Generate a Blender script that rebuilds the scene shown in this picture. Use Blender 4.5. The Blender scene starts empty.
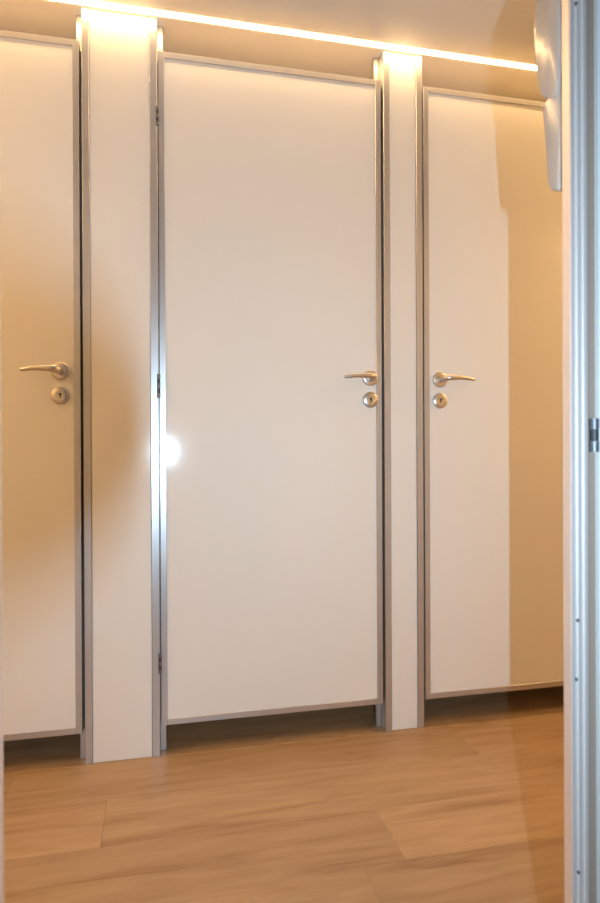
import bpy, bmesh, math, random
from mathutils import Vector, Matrix

random.seed(7)
S = bpy.context.scene
COL = S.collection

# ------------------------------------------------------------------ camera
CAM = Vector((0.0, -1.7674, 0.838))
YAW, PITCH, ROLL, FPX = 0.2239, -0.003, -0.0044, 630.0
FWD = Vector((math.sin(YAW)*math.cos(PITCH), math.cos(YAW)*math.cos(PITCH), math.sin(PITCH)))
R0 = Vector((math.cos(YAW), -math.sin(YAW), 0))
U0 = R0.cross(FWD)
RGT = R0*math.cos(ROLL) + U0*math.sin(ROLL)
UP = U0*math.cos(ROLL) - R0*math.sin(ROLL)
VIEW = Matrix((RGT, UP, -FWD)).transposed()          # axes of the photographer's camera

cd = bpy.data.cameras.new('camera')
cd.sensor_fit = 'HORIZONTAL'
cd.sensor_width = 36.0
cd.lens = 36.0*FPX/600.0
cd.clip_start = 0.01
cd.dof.use_dof = True
cd.dof.focus_distance = 1.85
cd.dof.aperture_fstop = 8.4
co = bpy.data.objects.new('camera', cd)
COL.objects.link(co)
co.matrix_world = Matrix.Translation(CAM) @ VIEW.to_4x4()
S.camera = co

# ------------------------------------------------------------------ world, flash, exposure
w = bpy.data.worlds.new('world'); S.world = w
w.use_nodes = True
w.node_tree.nodes['Background'].inputs[0].default_value = (0.78, 0.88, 1.0, 1)
w.node_tree.nodes['Background'].inputs[1].default_value = 0.12

FLASH = CAM + RGT*0.078 - FWD*0.150 + UP*(-0.006)        # pop-up flash beside the upright-held lens
fl = bpy.data.lights.new('camera_flash', 'AREA')
fl.shape = 'RECTANGLE'; fl.size = 0.006; fl.size_y = 0.028
fl.spread = math.radians(125)
fl.energy = 10.0
fl.color = (0.56, 0.79, 1.0)
flo = bpy.data.objects.new('camera_flash', fl)
COL.objects.link(flo)
flo.matrix_world = Matrix.Translation(FLASH) @ VIEW.to_4x4()

LED_COLOR = (1.0, 0.62, 0.27)
LED_POWER = 50.0
FILL_TUBE_COLOR = (1.0, 0.53, 0.18)
FILL_TUBE_POWER = 6.8  # for the added strips hidden in the cubicles
FILL_LAMP_COLOR = (1.0, 0.605, 0.26)
FILL_LAMP_POWER = 54.0  # for the added corridor lamps out of view

S.view_settings.view_transform = 'Standard'
S.view_settings.look = 'None'
S.view_settings.exposure = 0.0
S.view_settings.gamma = 1.0
S.view_settings.use_curve_mapping = False

# ------------------------------------------------------------------ helpers
def bx(bm, x0, x1, y0, y1, z0, z1, bev=0.0, seg=1):
    m = Matrix.Translation(((x0+x1)/2, (y0+y1)/2, (z0+z1)/2)) @ Matrix.Diagonal((abs(x1-x0), abs(y1-y0), abs(z1-z0), 1))
    r = bmesh.ops.create_cube(bm, size=1.0, matrix=m)
    if bev:
        es = list({e for v in r['verts'] for e in v.link_edges})
        bmesh.ops.bevel(bm, geom=es, offset=bev, segments=seg, profile=0.5, affect='EDGES', clamp_overlap=True)
    return bm

def lathe(bm, prof, axis='y', n=32, c=(0, 0, 0)):
    """prof: (radius, distance along axis); axis 'y' runs towards -y (out of a door), 'z' runs up"""
    rings = []
    for r, h in prof:
        ring = []
        for i in range(n):
            a = 2*math.pi*i/n
            if axis == 'y': p = (c[0]+r*math.cos(a), c[1]-h, c[2]+r*math.sin(a))
            else: p = (c[0]+r*math.cos(a), c[1]+r*math.sin(a), c[2]+h)
            ring.append(bm.verts.new(p))
        rings.append(ring)
    for a, b in zip(rings, rings[1:]):
        for i in range(n):
            bm.faces.new((a[i], a[(i+1) % n], b[(i+1) % n], b[i]))
    bm.faces.new(rings[0][::-1]); bm.faces.new(rings[-1])
    return bm

def sweep(bm, path, radii, n=16):
    """round or oval tube; radii: (half width, half height) at each point, height measured along z"""
    P = [Vector(p) for p in path]
    rings = []
    for i, p in enumerate(P):
        t = (P[min(i+1, len(P)-1)] - P[max(i-1, 0)]).normalized()
        u = Vector((0, 0, 1)); u = (u - t*u.dot(t)).normalized()
        s = t.cross(u)
        rw, rh = radii[i]
        rings.append([bm.verts.new(p + s*rw*math.cos(2*math.pi*k/n) + u*rh*math.sin(2*math.pi*k/n)) for k in range(n)])
    for a, b in zip(rings, rings[1:]):
        for k in range(n):
            bm.faces.new((a[k], a[(k+1) % n], b[(k+1) % n], b[k]))
    bm.faces.new(rings[0][::-1]); bm.faces.new(rings[-1])
    return bm

def prism(bm, pts, x0, x1):
    """outline in the yz plane, extruded along x"""
    a = [bm.verts.new((x0, y, z)) for y, z in pts]
    b = [bm.verts.new((x1, y, z)) for y, z in pts]
    n = len(pts)
    bm.faces.new(a); bm.faces.new(b[::-1])
    for i in range(n):
        bm.faces.new((a[i], b[i], b[(i+1) % n], a[(i+1) % n]))
    return bm

def extrude_z(bm, pts, z0, z1):
    """outline in the xy plane, extruded along z"""
    a = [bm.verts.new((x, y, z0)) for x, y in pts]
    b = [bm.verts.new((x, y, z1)) for x, y in pts]
    n = len(pts)
    bm.faces.new(a); bm.faces.new(b[::-1])
    for i in range(n):
        bm.faces.new((a[i], b[i], b[(i+1) % n], a[(i+1) % n]))
    return bm

def obj(name, bm, mat, parent=None, smooth=False):
    bmesh.ops.recalc_face_normals(bm, faces=bm.faces)
    me = bpy.data.meshes.new(name)
    bm.to_mesh(me); bm.free()
    if smooth:
        me.polygons.foreach_set('use_smooth', [True]*len(me.polygons))
        me.set_sharp_from_angle(angle=math.radians(38))
    me.materials.append(mat)
    o = bpy.data.objects.new(name, me)
    COL.objects.link(o)
    if parent: o.parent = parent
    return o

def empty(name, loc):
    o = bpy.data.objects.new(name, None)
    COL.objects.link(o); o.location = loc
    o.empty_display_size = 0.1
    return o

def tag(o, label, cat, group=None):
    o['label'] = label; o['category'] = cat
    if group: o['group'] = group
    return o

def struct(name, bm, mat):
    o = obj(name, bm, mat); o['kind'] = 'structure'
    return o

def nb(): return bmesh.new()

# ------------------------------------------------------------------ materials
def mat(name, color, rough=0.5, metal=0.0, noise=0.0, nscale=8.0, spec=0.5, bump=0.0, stretch=(1, 1, 1), rvar=0.0, coat=0.0):
    m = bpy.data.materials.new(name); m.use_nodes = True
    nt = m.node_tree; b = nt.nodes['Principled BSDF']
    b.inputs['Roughness'].default_value = rough
    b.inputs['Metallic'].default_value = metal
    b.inputs['Specular IOR Level'].default_value = spec
    b.inputs['Coat Weight'].default_value = coat
    tc = nt.nodes.new('ShaderNodeTexCoord'); mp = nt.nodes.new('ShaderNodeMapping')
    mp.inputs['Scale'].default_value = stretch
    nt.links.new(tc.outputs['Object'], mp.inputs['Vector'])
    n = nt.nodes.new('ShaderNodeTexNoise')
    n.inputs['Scale'].default_value = nscale; n.inputs['Detail'].default_value = 4
    nt.links.new(mp.outputs['Vector'], n.inputs['Vector'])
    mx = nt.nodes.new('ShaderNodeMix'); mx.data_type = 'RGBA'
    c2 = tuple(c*(1-noise) for c in color)
    mx.inputs[6].default_value = (*color, 1); mx.inputs[7].default_value = (*c2, 1)
    nt.links.new(n.outputs['Fac'], mx.inputs[0])
    nt.links.new(mx.outputs[2], b.inputs['Base Color'])
    if rvar:
        mr = nt.nodes.new('ShaderNodeMapRange')
        mr.inputs['To Min'].default_value = rough-rvar; mr.inputs['To Max'].default_value = rough+rvar
        nt.links.new(n.outputs['Fac'], mr.inputs['Value']); nt.links.new(mr.outputs['Result'], b.inputs['Roughness'])
    if bump:
        bp = nt.nodes.new('ShaderNodeBump'); bp.inputs['Strength'].default_value = bump; bp.inputs['Distance'].default_value = 0.002
        nt.links.new(n.outputs['Fac'], bp.inputs['Height']); nt.links.new(bp.outputs['Normal'], b.inputs['Normal'])
    return m

M_LAM = mat('white_laminate', (0.795, 0.775, 0.732), 0.075, 0, 0.015, 1.5, 0.5)
M_ALU = mat('brushed_aluminium', (0.54, 0.53, 0.53), 0.36, 0.70, 0.03, 60, 0.5, stretch=(6, 6, 0.15))
M_ALUF = mat('anodised_frame', (0.96, 0.87, 0.82), 0.46, 0.65, 0.04, 60, 0.5, stretch=(6, 6, 0.15))
M_STEEL = mat('satin_steel', (0.66, 0.62, 0.57), 0.30, 1.0, 0.08, 120, 0.5)
M_DARK = mat('dark_slot', (0.03, 0.027, 0.025), 0.6, 0, 0.1, 40)
M_HINGE = mat('hinge_steel', (0.22, 0.22, 0.23), 0.45, 0.6, 0.2, 60)
M_HINGEB = mat('hinge_bush', (0.05, 0.05, 0.055), 0.5, 0.0, 0.2, 60)
M_WALL = mat('painted_wall', (0.78, 0.74, 0.69), 0.55, 0, 0.03, 3)
M_CEIL = mat('ceiling_panel', (0.80, 0.75, 0.69), 0.30, 0, 0.05, 5, 0.5, stretch=(0.6, 4, 1), rvar=0.04)
M_SOCKET = mat('rubber_seal', (0.11, 0.09, 0.08), 0.7, 0, 0.1, 30)
M_PLAST = mat('white_plastic', (0.52, 0.475, 0.43), 0.16, 0, 0.02, 12, 0.5)
M_PLASTG = mat('grey_plastic', (0.42, 0.40, 0.38), 0.35, 0, 0.04, 12, 0.5)
M_TAUPE = mat('taupe_rebate', (0.34, 0.25, 0.20), 0.5, 0.1, 0.06, 20)
M_BLACK = mat('black_camera_plastic', (0.02, 0.02, 0.02), 0.5, 0, 0.2, 80, bump=0.1)
M_GLASS = mat('coated_glass', (0.02, 0.02, 0.03), 0.08, 0, 0.0, 5)
M_BASE = mat('screed', (0.25, 0.20, 0.16), 0.8, 0, 0.2, 12)

def led_mat(name, color, power):
    m = bpy.data.materials.new(name); m.use_nodes = True
    b = m.node_tree.nodes['Principled BSDF']
    b.inputs['Base Color'].default_value = (0.9, 0.85, 0.75, 1)
    b.inputs['Emission Color'].default_value = (*color, 1)
    b.inputs['Emission Strength'].default_value = power
    return m
M_LED = led_mat('lit_strip_diffuser', LED_COLOR, LED_POWER)
M_FILL_TUBE = led_mat('lit_fill_tube', FILL_TUBE_COLOR, FILL_TUBE_POWER)
M_FILL_LAMP = led_mat('lit_fill_lamp_glass', FILL_LAMP_COLOR, FILL_LAMP_POWER)

def wood_mat():
    m = bpy.data.materials.new('oak_plank'); m.use_nodes = True
    nt = m.node_tree; N = nt.nodes; L = nt.links
    b = N['Principled BSDF']
    tc = N.new('ShaderNodeTexCoord'); oi = N.new('ShaderNodeObjectInfo')
    off = N.new('ShaderNodeVectorMath'); off.operation = 'SCALE'
    cmb = N.new('ShaderNodeCombineXYZ')
    for i, k in enumerate((37.0, 53.0, 71.0)):
        mu = N.new('ShaderNodeMath'); mu.operation = 'MULTIPLY'; mu.inputs[1].default_value = k
        L.new(oi.outputs['Random'], mu.inputs[0]); L.new(mu.outputs[0], cmb.inputs[i])
    add = N.new('ShaderNodeVectorMath'); add.operation = 'ADD'
    L.new(tc.outputs['Object'], add.inputs[0]); L.new(cmb.outputs[0], add.inputs[1])
    def noise(scale, stretch, detail=5, dist=0.0):
        mp = N.new('ShaderNodeMapping'); mp.inputs['Scale'].default_value = stretch
        L.new(add.outputs[0], mp.inputs['Vector'])
        n = N.new('ShaderNodeTexNoise'); n.inputs['Scale'].default_value = scale
        n.inputs['Detail'].default_value = detail; n.inputs['Distortion'].default_value = dist
        L.new(mp.outputs['Vector'], n.inputs['Vector'])
        return n
    broad = noise(3.2, (0.8, 6.5, 1), 5, 1.1)
    fine = noise(30.0, (0.35, 8.0, 1), 4, 0.2)
    r1 = N.new('ShaderNodeValToRGB')
    e = r1.color_ramp.elements
    e[0].position = 0.28; e[0].color = (0.295, 0.170, 0.082, 1)
    e[1].position = 0.62; e[1].color = (0.420, 0.278, 0.155, 1)
    k = r1.color_ramp.elements.new(0.45); k.color = (0.380, 0.242, 0.130, 1)
    L.new(broad.outputs['Fac'], r1.inputs['Fac'])
    r2 = N.new('ShaderNodeValToRGB')
    e = r2.color_ramp.elements
    e[0].position = 0.30; e[0].color = (0.90, 0.88, 0.86, 1)
    e[1].position = 0.65; e[1].color = (1.06, 1.06, 1.06, 1)
    L.new(fine.outputs['Fac'], r2.inputs['Fac'])
    m1 = N.new('ShaderNodeMix'); m1.data_type = 'RGBA'; m1.blend_type = 'MULTIPLY'; m1.inputs[0].default_value = 0.8
    L.new(r1.outputs[0], m1.inputs[6]); L.new(r2.outputs[0], m1.inputs[7])
    hs = N.new('ShaderNodeHueSaturation')
    mr = N.new('ShaderNodeMapRange'); mr.inputs['To Min'].default_value = 0.90; mr.inputs['To Max'].default_value = 1.10
    L.new(oi.outputs['Random'], mr.inputs['Value']); L.new(mr.outputs['Result'], hs.inputs['Value'])
    L.new(m1.outputs[2], hs.inputs['Color']); L.new(hs.outputs['Color'], b.inputs['Base Color'])
    b.inputs['Roughness'].default_value = 0.42
    b.inputs['Specular IOR Level'].default_value = 0.4
    bp = N.new('ShaderNodeBump'); bp.inputs['Strength'].default_value = 0.08; bp.inputs['Distance'].default_value = 0.001
    L.new(fine.outputs['Fac'], bp.inputs['Height']); L.new(bp.outputs['Normal'], b.inputs['Normal'])
    return m
M_WOOD = wood_mat()

# ------------------------------------------------------------------ setting
ZC = 2.0175                     # ceiling
XL, XR = -1.70, 2.55          # side walls
YB, YF = 1.25, -3.0             # back of the cubicles, far end behind the camera
ENT0, ENT1 = -1.0674, -1.0514   # doorway wall: face towards camera, face towards corridor
JR, JL = 0.5105, -0.1588        # right and left edge of the doorway
ZD = 1.985                      # doorway height

floor = struct('floor', bx(nb(), XL-0.05, XR+0.05, YF, YB, -0.06, -0.012), M_BASE)
# planks: rows of 185 mm running along the doors, staggered end joints
ROW, LEN = 0.185, 1.22
joint = {1: 1.10, 2: 0.492, 3: 0.400, 0: 0.86, -1: 0.62}
shared = {}
def plank(x0, x1, y0, y1):
    key = (round(x1-x0, 3), round(y1-y0, 3))
    if key not in shared:
        lx, ly = (x1-x0)/2, (y1-y0)/2
        bm = bx(nb(), -lx+0.0001, lx-0.0001, -ly+0.0001, ly-0.0001, -0.012, 0.0, 0.0005)
        bmesh.ops.recalc_face_normals(bm, faces=bm.faces)
        me = bpy.data.meshes.new('plank'); bm.to_mesh(me); bm.free(); me.materials.append(M_WOOD)
        shared[key] = me
    o = bpy.data.objects.new('plank', shared[key]); COL.objects.link(o)
    o.location = ((x0+x1)/2, (y0+y1)/2, 0); o.parent = floor
for r in range(-6, 10):
    yt = -0.009 - ROW*r
    j = joint.get(r, random.uniform(-0.3, 0.9))
    cuts = [XL]
    x = j - LEN*3
    while x < XR:
        if x > XL+0.05 and x < XR-0.05: cuts.append(x)
        x += LEN
    cuts.append(XR)
    for a, b in zip(cuts, cuts[1:]):
        plank(a, b, max(yt-ROW, YF), min(yt, YB))

struct('ceiling', bx(nb(), XL-0.05, XR+0.05, YF, YB, ZC, ZC+0.05), M_CEIL)
struct('wall_left', bx(nb(), XL-0.05, XL, YF, YB, 0, ZC), M_WALL)
struct('wall_right', bx(nb(), XR, XR+0.05, YF, YB, 0, ZC), M_WALL)
struct('wall_back', bx(nb(), XL-0.05, XR+0.05, YB, YB+0.05, 0, ZC), M_WALL)

# wall with the doorway the photograph is taken through
bm = nb()
bx(bm, XL, JL-0.034, ENT0, ENT1, 0, ZC)
bx(bm, JR+0.040, XR, ENT0, ENT1, 0, ZC)
bx(bm, JL-0.034, JR+0.040, ENT0, ENT1, ZD+0.03, ZC)
struct('wall_front', bm, M_LAM)

# ------------------------------------------------------------------ cubicle doors
DT, DB = 1.930, 0.0826           # door top and bottom
TR = 0.017                      # width of the edge trim

def lever(d):
    """lever pointing along d (+1 / -1 in x), rose centre at the origin, door face at y = 0"""
    bm = nb()
    path = [(0, -0.004, 0), (0, -0.022, 0), (0, -0.034, 0.0002), (d*0.003, -0.042, 0.0005), (d*0.011, -0.0465, 0.001),
            (d*0.024, -0.048, 0.0013), (d*0.042, -0.0485, 0.0013), (d*0.062, -0.048, 0.0006), (d*0.078, -0.0475, -0.0018), (d*0.089, -0.047, -0.0034), (d*0.092, -0.047, -0.0038)]
    rad = [(0.0100, 0.0100), (0.0095, 0.0095), (0.0095, 0.0095), (0.0098, 0.0098), (0.0098, 0.0096), (0.0088, 0.0084), (0.0076, 0.0070), (0.0070, 0.0062), (0.0064, 0.0056), (0.0056, 0.0048), (0.0030, 0.0024)]
    return sweep(bm, path, rad, 18)

def make_door(x0, x1, hx, hinge, label):
    d = empty('cubicle_door', ((x0+x1)/2, 0, DB))
    tag(d, label, 'door', 'white cubicle doors')
    ox, oz = (x0+x1)/2, DB
    hw, H = (x1-x0)/2, DT-DB
    obj('panel', bx(nb(), -hw+TR-0.003, hw-TR+0.003, 0.002, 0.026, TR-0.003, H-TR+0.003), M_LAM, d)
    for sx in (-1, 1):
        a, b = sorted((sx*hw, sx*(hw-TR)))
        bm = bx(nb(), a, b, -0.001, 0.028, 0, H, 0.0008, 1)
        obj('edge_trim', bm, M_ALU, d, True)
    for z0 in (0, H-TR):
        bm = bx(nb(), -hw+TR, hw-TR, -0.0008, 0.0278, z0, z0+TR, 0.0008, 1)
        obj('edge_trim', bm, M_ALU, d, True)
    # lever handle on a round rose
    hz = 1.0485 - oz
    lv = obj('lever_handle', lever(1 if hx < ox else -1), M_STEEL, d, True)
    lv.location = (hx-ox, 0.002, hz)
    lv['label'] = 'satin steel lever handle'
    rs = obj('rose', lathe(nb(), [(0.0235, 0), (0.0235, 0.005), (0.0225, 0.007), (0.0205, 0.0080), (0.0118, 0.0085), (0.0110, 0.0120), (0.0096, 0.0125)], n=40), M_STEEL, lv, True)
    # lock escutcheon
    kz = 0.984 - oz
    es = obj('escutcheon', lathe(nb(), [(0.0232, 0), (0.0232, 0.004), (0.0222, 0.0066), (0.0190, 0.0085), (0.0120, 0.0092), (0.0105, 0.0078), (0.004, 0.0075)], n=40), M_STEEL, d, True)
    es.location = (hx-ox, 0.002, kz)
    es['label'] = 'round satin steel lock rose'
    bm = lathe(nb(), [(0.0036, 0.0070), (0.0036, 0.0082), (0.0010, 0.0083)], n=16, c=(0, 0, 0.003))
    bx(bm, -0.0015, 0.0015, -0.0081, -0.0070, -0.0070, 0.003)
    obj('keyhole', bm, M_DARK, es)
    if hinge:
        s = -1 if hinge == 'left' else 1
        for z, hh in ((1.747, 0.050), (1.013, 0.066), (0.257, 0.056)):
            k = nb()
            n = 5
            for i in range(0, n, 2):
                lathe(k, [(0.0048, z-oz-hh/2+hh*i/n+0.0006), (0.0048, z-oz-hh/2+hh*(i+1)/n-0.0006)], 'z', 16, (0, 0, 0))
            h = obj('hinge', k, M_HINGE, d, True)
            h.location = (s*(hw+0.0026), -0.0090, 0)
            k = nb()
            for i in range(1, n, 2):
                lathe(k, [(0.0043, z-oz-hh/2+hh*i/n), (0.0043, z-oz-hh/2+hh*(i+1)/n)], 'z', 16, (0, 0, 0))
            obj('hinge_bush', k, M_HINGEB, h, True)
    return d

make_door(-0.8397, -0.1965, -0.2470, 'left', 'white laminate cubicle door at far left with its handle beside the wide post')
make_door(0.0092, 0.6519, 0.6160, 'left', 'middle white cubicle door between the two posts, hinged on its left')
make_door(0.7872, 1.4290, 0.8384, 'right', 'white cubicle door at right with its lever pointing right, partly behind the doorway frame')

# ------------------------------------------------------------------ posts between the doors
def frame_bm(x0, x1, side):
    """front lip of the frame (x0..x1) with a small groove, and the stop the door closes against; side = -1 stop to the left, +1 to the right"""
    bm = bx(nb(), x0, x1, -0.004, 0.032, 0, ZC-0.0005, 0.0010, 1)
    return bm

def make_post(fl_, pl, pr, fr, label):
    cx = (fl_+fr)/2
    p = empty('cubicle_post', (cx, 0.015, 0))
    tag(p, label, 'post', 'white posts between the cubicle doors')
    def add(name, bm, m, smooth=False):
        for v in bm.verts: v.co.x -= cx; v.co.y -= 0.015
        return obj(name, bm, m, p, smooth)
    add('panel', bx(nb(), pl+0.0004, pr-0.0004, -0.001, 0.030, 0, ZC-0.0005, 0.0015, 1), M_LAM)
    for a, b, s in ((fl_, pl, -1), (pr, fr, 1)):
        f = add('frame_profile', frame_bm(a, b, s), M_ALU, True)
        e0 = fl_ if s < 0 else fr
        x0, x1 = sorted((e0 + s*0.0168, e0 - s*0.0))
        bm = bx(nb(), x0, x1, 0.0325, 0.048, 0, ZC-0.0005, 0.0012, 1)
        for v in bm.verts: v.co.x -= cx; v.co.y -= 0.015
        st = obj('door_stop', bm, M_ALU, f, True)
        x0, x1 = sorted((e0 + s*0.0020, e0 + s*0.0075))
        bm = bx(nb(), x0, x1, 0.0285, 0.0324, DB, DT-0.01)
        for v in bm.verts: v.co.x -= cx; v.co.y -= 0.015
        obj('seal', bm, M_SOCKET, f)
    return p

make_post(-0.1896, -0.1707, -0.0146, 0.0063, 'wide white post with aluminium edges between the left and the middle door')
make_post(0.6591, 0.6787, 0.7622, 0.7818, 'narrow white post with aluminium edges between the middle and the right door')
# panels beside the outer doors
for nm, x0, x1, s_ in (('wall_end_left', XL, -0.8460, 1), ('wall_end_right', 1.4355, XR, -1)):
    w_ = struct(nm, bx(nb(), x0+(0.019 if s_ < 0 else 0), x1-(0.019 if s_ > 0 else 0), -0.001, 0.030, 0, ZC-0.0005), M_LAM)
    e = x1 if s_ > 0 else x0
    obj('frame_profile', bx(nb(), min(e, e-s_*0.019), max(e, e-s_*0.019), -0.004, 0.032, 0, ZC-0.0005, 0.002, 2), M_ALU, w_, True)
    obj('door_stop', bx(nb(), min(e, e+s_*0.0165), max(e, e+s_*0.0165), 0.0325, 0.048, 0, 2.024), M_ALU, w_)

# partitions between the cubicles, behind the posts
for nm, x in (('wall_partition_left', -0.092), ('wall_partition_right', 0.7205)):
    struct(nm, bx(nb(), x-0.012, x+0.012, 0.050, YB, 0.0, ZC), M_LAM)

# ------------------------------------------------------------------ warm light strips along the ceiling
# flush in the ceiling just in front of the posts, shining down
o = empty('light_strip', ((XL+XR)/2, -0.024, ZC))
tag(o, 'thin glowing warm white light strip along the ceiling above the doors', 'light strip')
hx = (XR-XL)/2-0.004
obj('diffuser', bx(nb(), -hx+0.004, hx-0.004, -0.0095, 0.0095, -0.0016, -0.0002), M_LED, o)
for q in (-1, 1):
    obj('end_cap', bx(nb(), *sorted((q*hx, q*(hx-0.004))), -0.0095, 0.0095, -0.0018, -0.0002), M_ALU, o)
# unseen light strips added inside the cubicles to warm the ceiling above the doors
for x0, x1, which in ((-0.840, -0.108, 'left'), (-0.076, 0.705, 'middle'), (0.736, 1.430, 'right')):
    o = empty('added_cubicle_light', ((x0+x1)/2, 0.080, 1.895))
    tag(o, 'added unseen warm light strip inside the %s cubicle behind the top of its door' % which, 'light strip', 'added light strips inside the cubicles')
    l = (x1-x0)/2
    obj('fill_tube', prism(nb(), [(0.0062*math.cos(2*math.pi*i/16), 0.0062*math.sin(2*math.pi*i/16)) for i in range(16)], -l+0.004, l-0.004), M_FILL_TUBE, o, True)
    for q in (-1, 1):
        c = obj('end_cap', bx(nb(), *sorted((q*l, q*(l-0.004))), -0.008, 0.008, -0.008, 0.008), M_ALU, o)
# unseen round lamps added along the corridor on both sides to light the doors
for x, lb in ((-1.40, 'added unseen round warm ceiling lamp in the corridor beyond the left door'), (2.25, 'added unseen round warm ceiling lamp in the corridor beyond the right door')):
    o = empty('added_ceiling_lamp', (x, -0.72, ZC))
    tag(o, lb, 'fill lamp')
    obj('base_ring', lathe(nb(), [(0.158, -0.030), (0.160, -0.026), (0.160, -0.0003)], 'z', 40), M_ALU, o, True)
    obj('glass', lathe(nb(), [(0.020, -0.058), (0.075, -0.055), (0.120, -0.047), (0.145, -0.037), (0.150, -0.0302)], 'z', 40), M_FILL_LAMP, o, True)

# ------------------------------------------------------------------ doorway frame around the photographer's view
def jamb(name, x_edge, s):
    """s = +1: the frame on the right of the doorway, -1: on its left.  Everything runs away from the opening in direction s"""
    t = empty(name, (x_edge, (ENT0+ENT1)/2, 0)); t['kind'] = 'structure'
    oy = (ENT0+ENT1)/2
    yf, yb = ENT0-oy, ENT1-oy
    z1 = ZD
    # extruded flange with three raised ribs on the face towards the camera
    W = 0.0245
    pts = [(0.0, yb), (0.0, yf+0.002), (0.0012, yf), (0.0045, yf)]
    x = 0.0045
    for i in range(2):
        pts += [(x+0.0008, yf+0.0016), (x+0.0050, yf+0.0016), (x+0.0058, yf-0.0006), (x+0.0092, yf-0.0006)]
        x += 0.0092
    pts += [(W-0.0010, yf-0.0006), (W, yf+0.0008), (W, yb)]
    obj('frame_flange', extrude_z(nb(), [(s*px, py) for px, py in pts], 0, z1), M_ALUF, t)
    # recessed rebate beside it, where the hinge sits
    obj('rebate', bx(nb(), *sorted((s*W, s*(W+0.0155))), yf+0.006, yb, 0, z1), M_TAUPE, t)
    for z in (0.30, 0.62, 0.545, 1.40):
        sc = obj('screw', lathe(nb(), [(0.0022, -0.001), (0.0022, 0.0006), (0.0012, 0.0010)], n=14), M_HINGE, t)
        sc.location = (s*(0.0090 if z != 0.545 else 0.0068), yf-0.0002 if z != 0.545 else yf+0.0006, z)
    return t

jr = jamb('door_frame_right', JR, 1)
jl = jamb('door_frame_left', JL, -1)
jr.name = 'trim_3'; jl.name = 'trim_4'
# hinge in the right rebate
k = nb()
for i in (0, 2): lathe(k, [(0.0058, 0.0145*i+0.0005), (0.0058, 0.0145*(i+1)-0.0005)], 'z', 18)
h = obj('hinge', k, M_HINGE, jr, True)
h.location = (0.0330, ENT0-(ENT0+ENT1)/2-0.0010, 0.833)
k = nb(); lathe(k, [(0.0054, 0.0145), (0.0054, 0.029)], 'z', 18)
obj('hinge_bush', k, M_HINGEB, h, True)
# head of the doorway
bm = bx(nb(), JL-0.034, JR+0.040, ENT0, ENT1, ZD, ZD+0.03, 0.002, 2)
struct('trim_5', bm, M_ALUF)

# ------------------------------------------------------------------ soap dispenser on the corridor side of the doorway wall
def smooth_closed(pts, n=6):
    out = []
    m = len(pts)
    for i in range(m):
        p0, p1, p2, p3 = (Vector(pts[(i+k-1) % m]) for k in range(4))
        for j in range(n):
            t = j/n
            out.append(0.5*((2*p1)+(-p0+p2)*t+(2*p0-5*p1+4*p2-p3)*t*t+(-p0+3*p1-3*p2+p3)*t**3))
    return out
dx0 = JR + 0.0005
sd = empty('soap_dispenser', (dx0+0.055, ENT1, 1.178))
tag(sd, 'white plastic soap dispenser with rounded front beside the doorway frame at upper right', 'soap dispenser')
def disp_part(name, prof, hw, m, bev=0.006):
    bm = nb()
    pts = smooth_closed(prof, 5)
    prism(bm, [(p[0], p[1]) for p in pts], -hw, hw)
    bmesh.ops.recalc_face_normals(bm, faces=bm.faces)
    es = [e for e in bm.edges if abs(e.verts[0].co.x-e.verts[1].co.x) < 1e-6]
    bmesh.ops.bevel(bm, geom=es, offset=bev, segments=4, profile=0.5, affect='EDGES', clamp_overlap=True)
    return obj(name, bm, m, sd, True)
obj('back_plate', bx(nb(), -0.050, 0.050, 0.0003, 0.010, 0.004, 0.290, 0.003, 2), M_PLASTG, sd, True)
disp_part('upper_cover', [(0.0105, 0.135), (0.040, 0.133), (0.052, 0.150), (0.060, 0.185), (0.0645, 0.225), (0.063, 0.262), (0.050, 0.291), (0.030, 0.300), (0.0105, 0.300)], 0.054, M_PLAST, 0.007)
disp_part('push_lever', [(0.0105, 0.010), (0.026, 0.003), (0.037, 0.014), (0.042, 0.060), (0.047, 0.100), (0.049, 0.124), (0.040, 0.130), (0.0105, 0.130)], 0.052, M_PLAST, 0.006)
bm = nb(); lathe(bm, [(0.006, -0.010), (0.008, 0.004), (0.010, 0.010)], 'z', 16, (0, 0.026, 0.0))
obj('nozzle', bm, M_PLASTG, sd, True)

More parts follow.
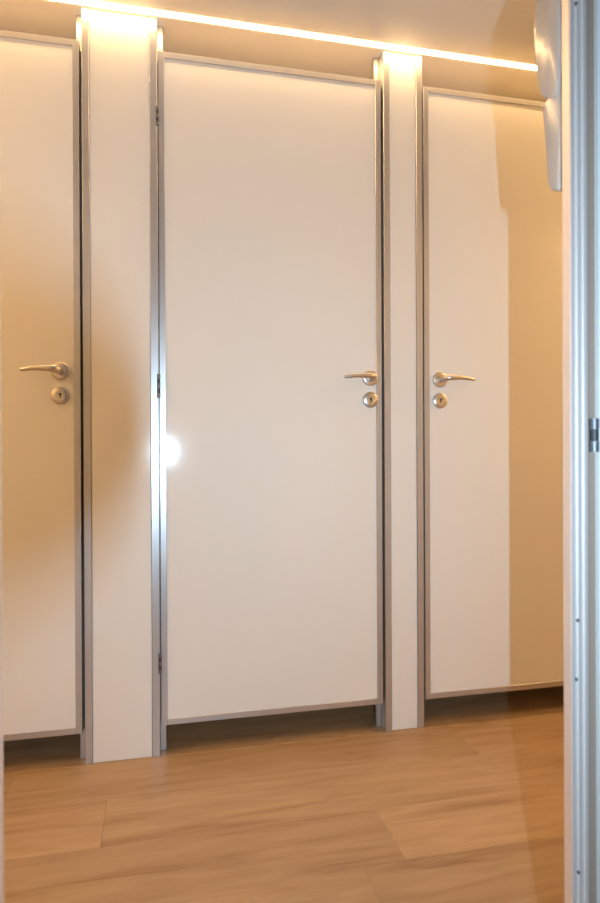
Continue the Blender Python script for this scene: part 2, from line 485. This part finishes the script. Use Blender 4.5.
# ------------------------------------------------------------------ the photographer's camera on an added, unseen low tripod: it carries the flash, and its lens barrel shades part of the flash light
pc = empty('photo_camera', CAM - FWD*0.15)
pc.rotation_euler = VIEW.to_euler()
tag(pc, 'black camera turned upright with its flash raised, on the added low tripod', 'camera')
Zb = 0.15                                    # local axes: x right, y up, -z towards the doors; the lens front is 4 mm behind the viewpoint
obj('lens_barrel', lathe(nb(), [(0.030, -0.02), (0.033, 0.0), (0.0360, 0.055), (0.0400, 0.143), (0.0388, 0.146), (0.0330, 0.146)], 'z', 40), M_BLACK, pc, True)
for v in pc.children[0].data.vertices: v.co.z = -v.co.z
obj('front_glass', lathe(nb(), [(0.0315, -0.1459), (0.0315, -0.1464)], 'z', 40), M_GLASS, pc.children[0])
obj('body', bx(nb(), -0.045, 0.050, -0.062, 0.070, 0.012, 0.070, 0.012, 3), M_BLACK, pc, True)
obj('grip', bx(nb(), -0.040, 0.040, 0.040, 0.078, -0.025, 0.050, 0.012, 3), M_BLACK, pc, True)
obj('viewfinder_hump', bx(nb(), 0.040, 0.062, -0.026, 0.034, 0.008, 0.066, 0.010, 3), M_BLACK, pc, True)
obj('flash_head', bx(nb(), 0.066, 0.090, -0.030, 0.034, 0.004, 0.040, 0.004, 2), M_BLACK, pc, True)
for y in (-0.022, 0.020):
    obj('flash_arm', bx(nb(), 0.055, 0.070, y, y+0.006, 0.012, 0.036), M_BLACK, pc)

tx, ty = (CAM - FWD*0.11).x, (CAM - FWD*0.11).y - 0.02
tz = CAM.z - 0.068
tp = empty('added_tripod', (tx, ty, 0))  # unseen tripod, added only so the camera has a support
tag(tp, 'added unseen low black tripod holding up the camera behind the doorway', 'tripod')
obj('head', lathe(nb(), [(0.022, tz-0.06), (0.018, tz-0.045), (0.012, tz-0.03), (0.024, tz-0.018), (0.024, tz-0.001)], 'z', 24), M_BLACK, tp, True)
obj('center_column', lathe(nb(), [(0.011, tz-0.28), (0.011, tz-0.06)], 'z', 16), M_BLACK, tp, True)
obj('collar', lathe(nb(), [(0.026, tz-0.13), (0.030, tz-0.12), (0.030, tz-0.09), (0.024, tz-0.08)], 'z', 24), M_BLACK, tp, True)
for i in range(3):
    a = math.radians(-90 + 120*i)
    ca, sa = math.cos(a), math.sin(a)
    l = obj('leg', sweep(nb(), [(0.02*ca, 0.02*sa, tz-0.105), (0.12*ca, 0.12*sa, tz*0.42), (0.21*ca, 0.21*sa, 0.012)], [(0.012, 0.012), (0.010, 0.010), (0.008, 0.008)], 12), M_BLACK, tp, True)
    obj('rubber_foot', lathe(nb(), [(0.010, 0.0), (0.012, 0.006), (0.010, 0.022)], 'z', 16, (0.21*ca, 0.21*sa, 0)), M_BLACK, l, True)
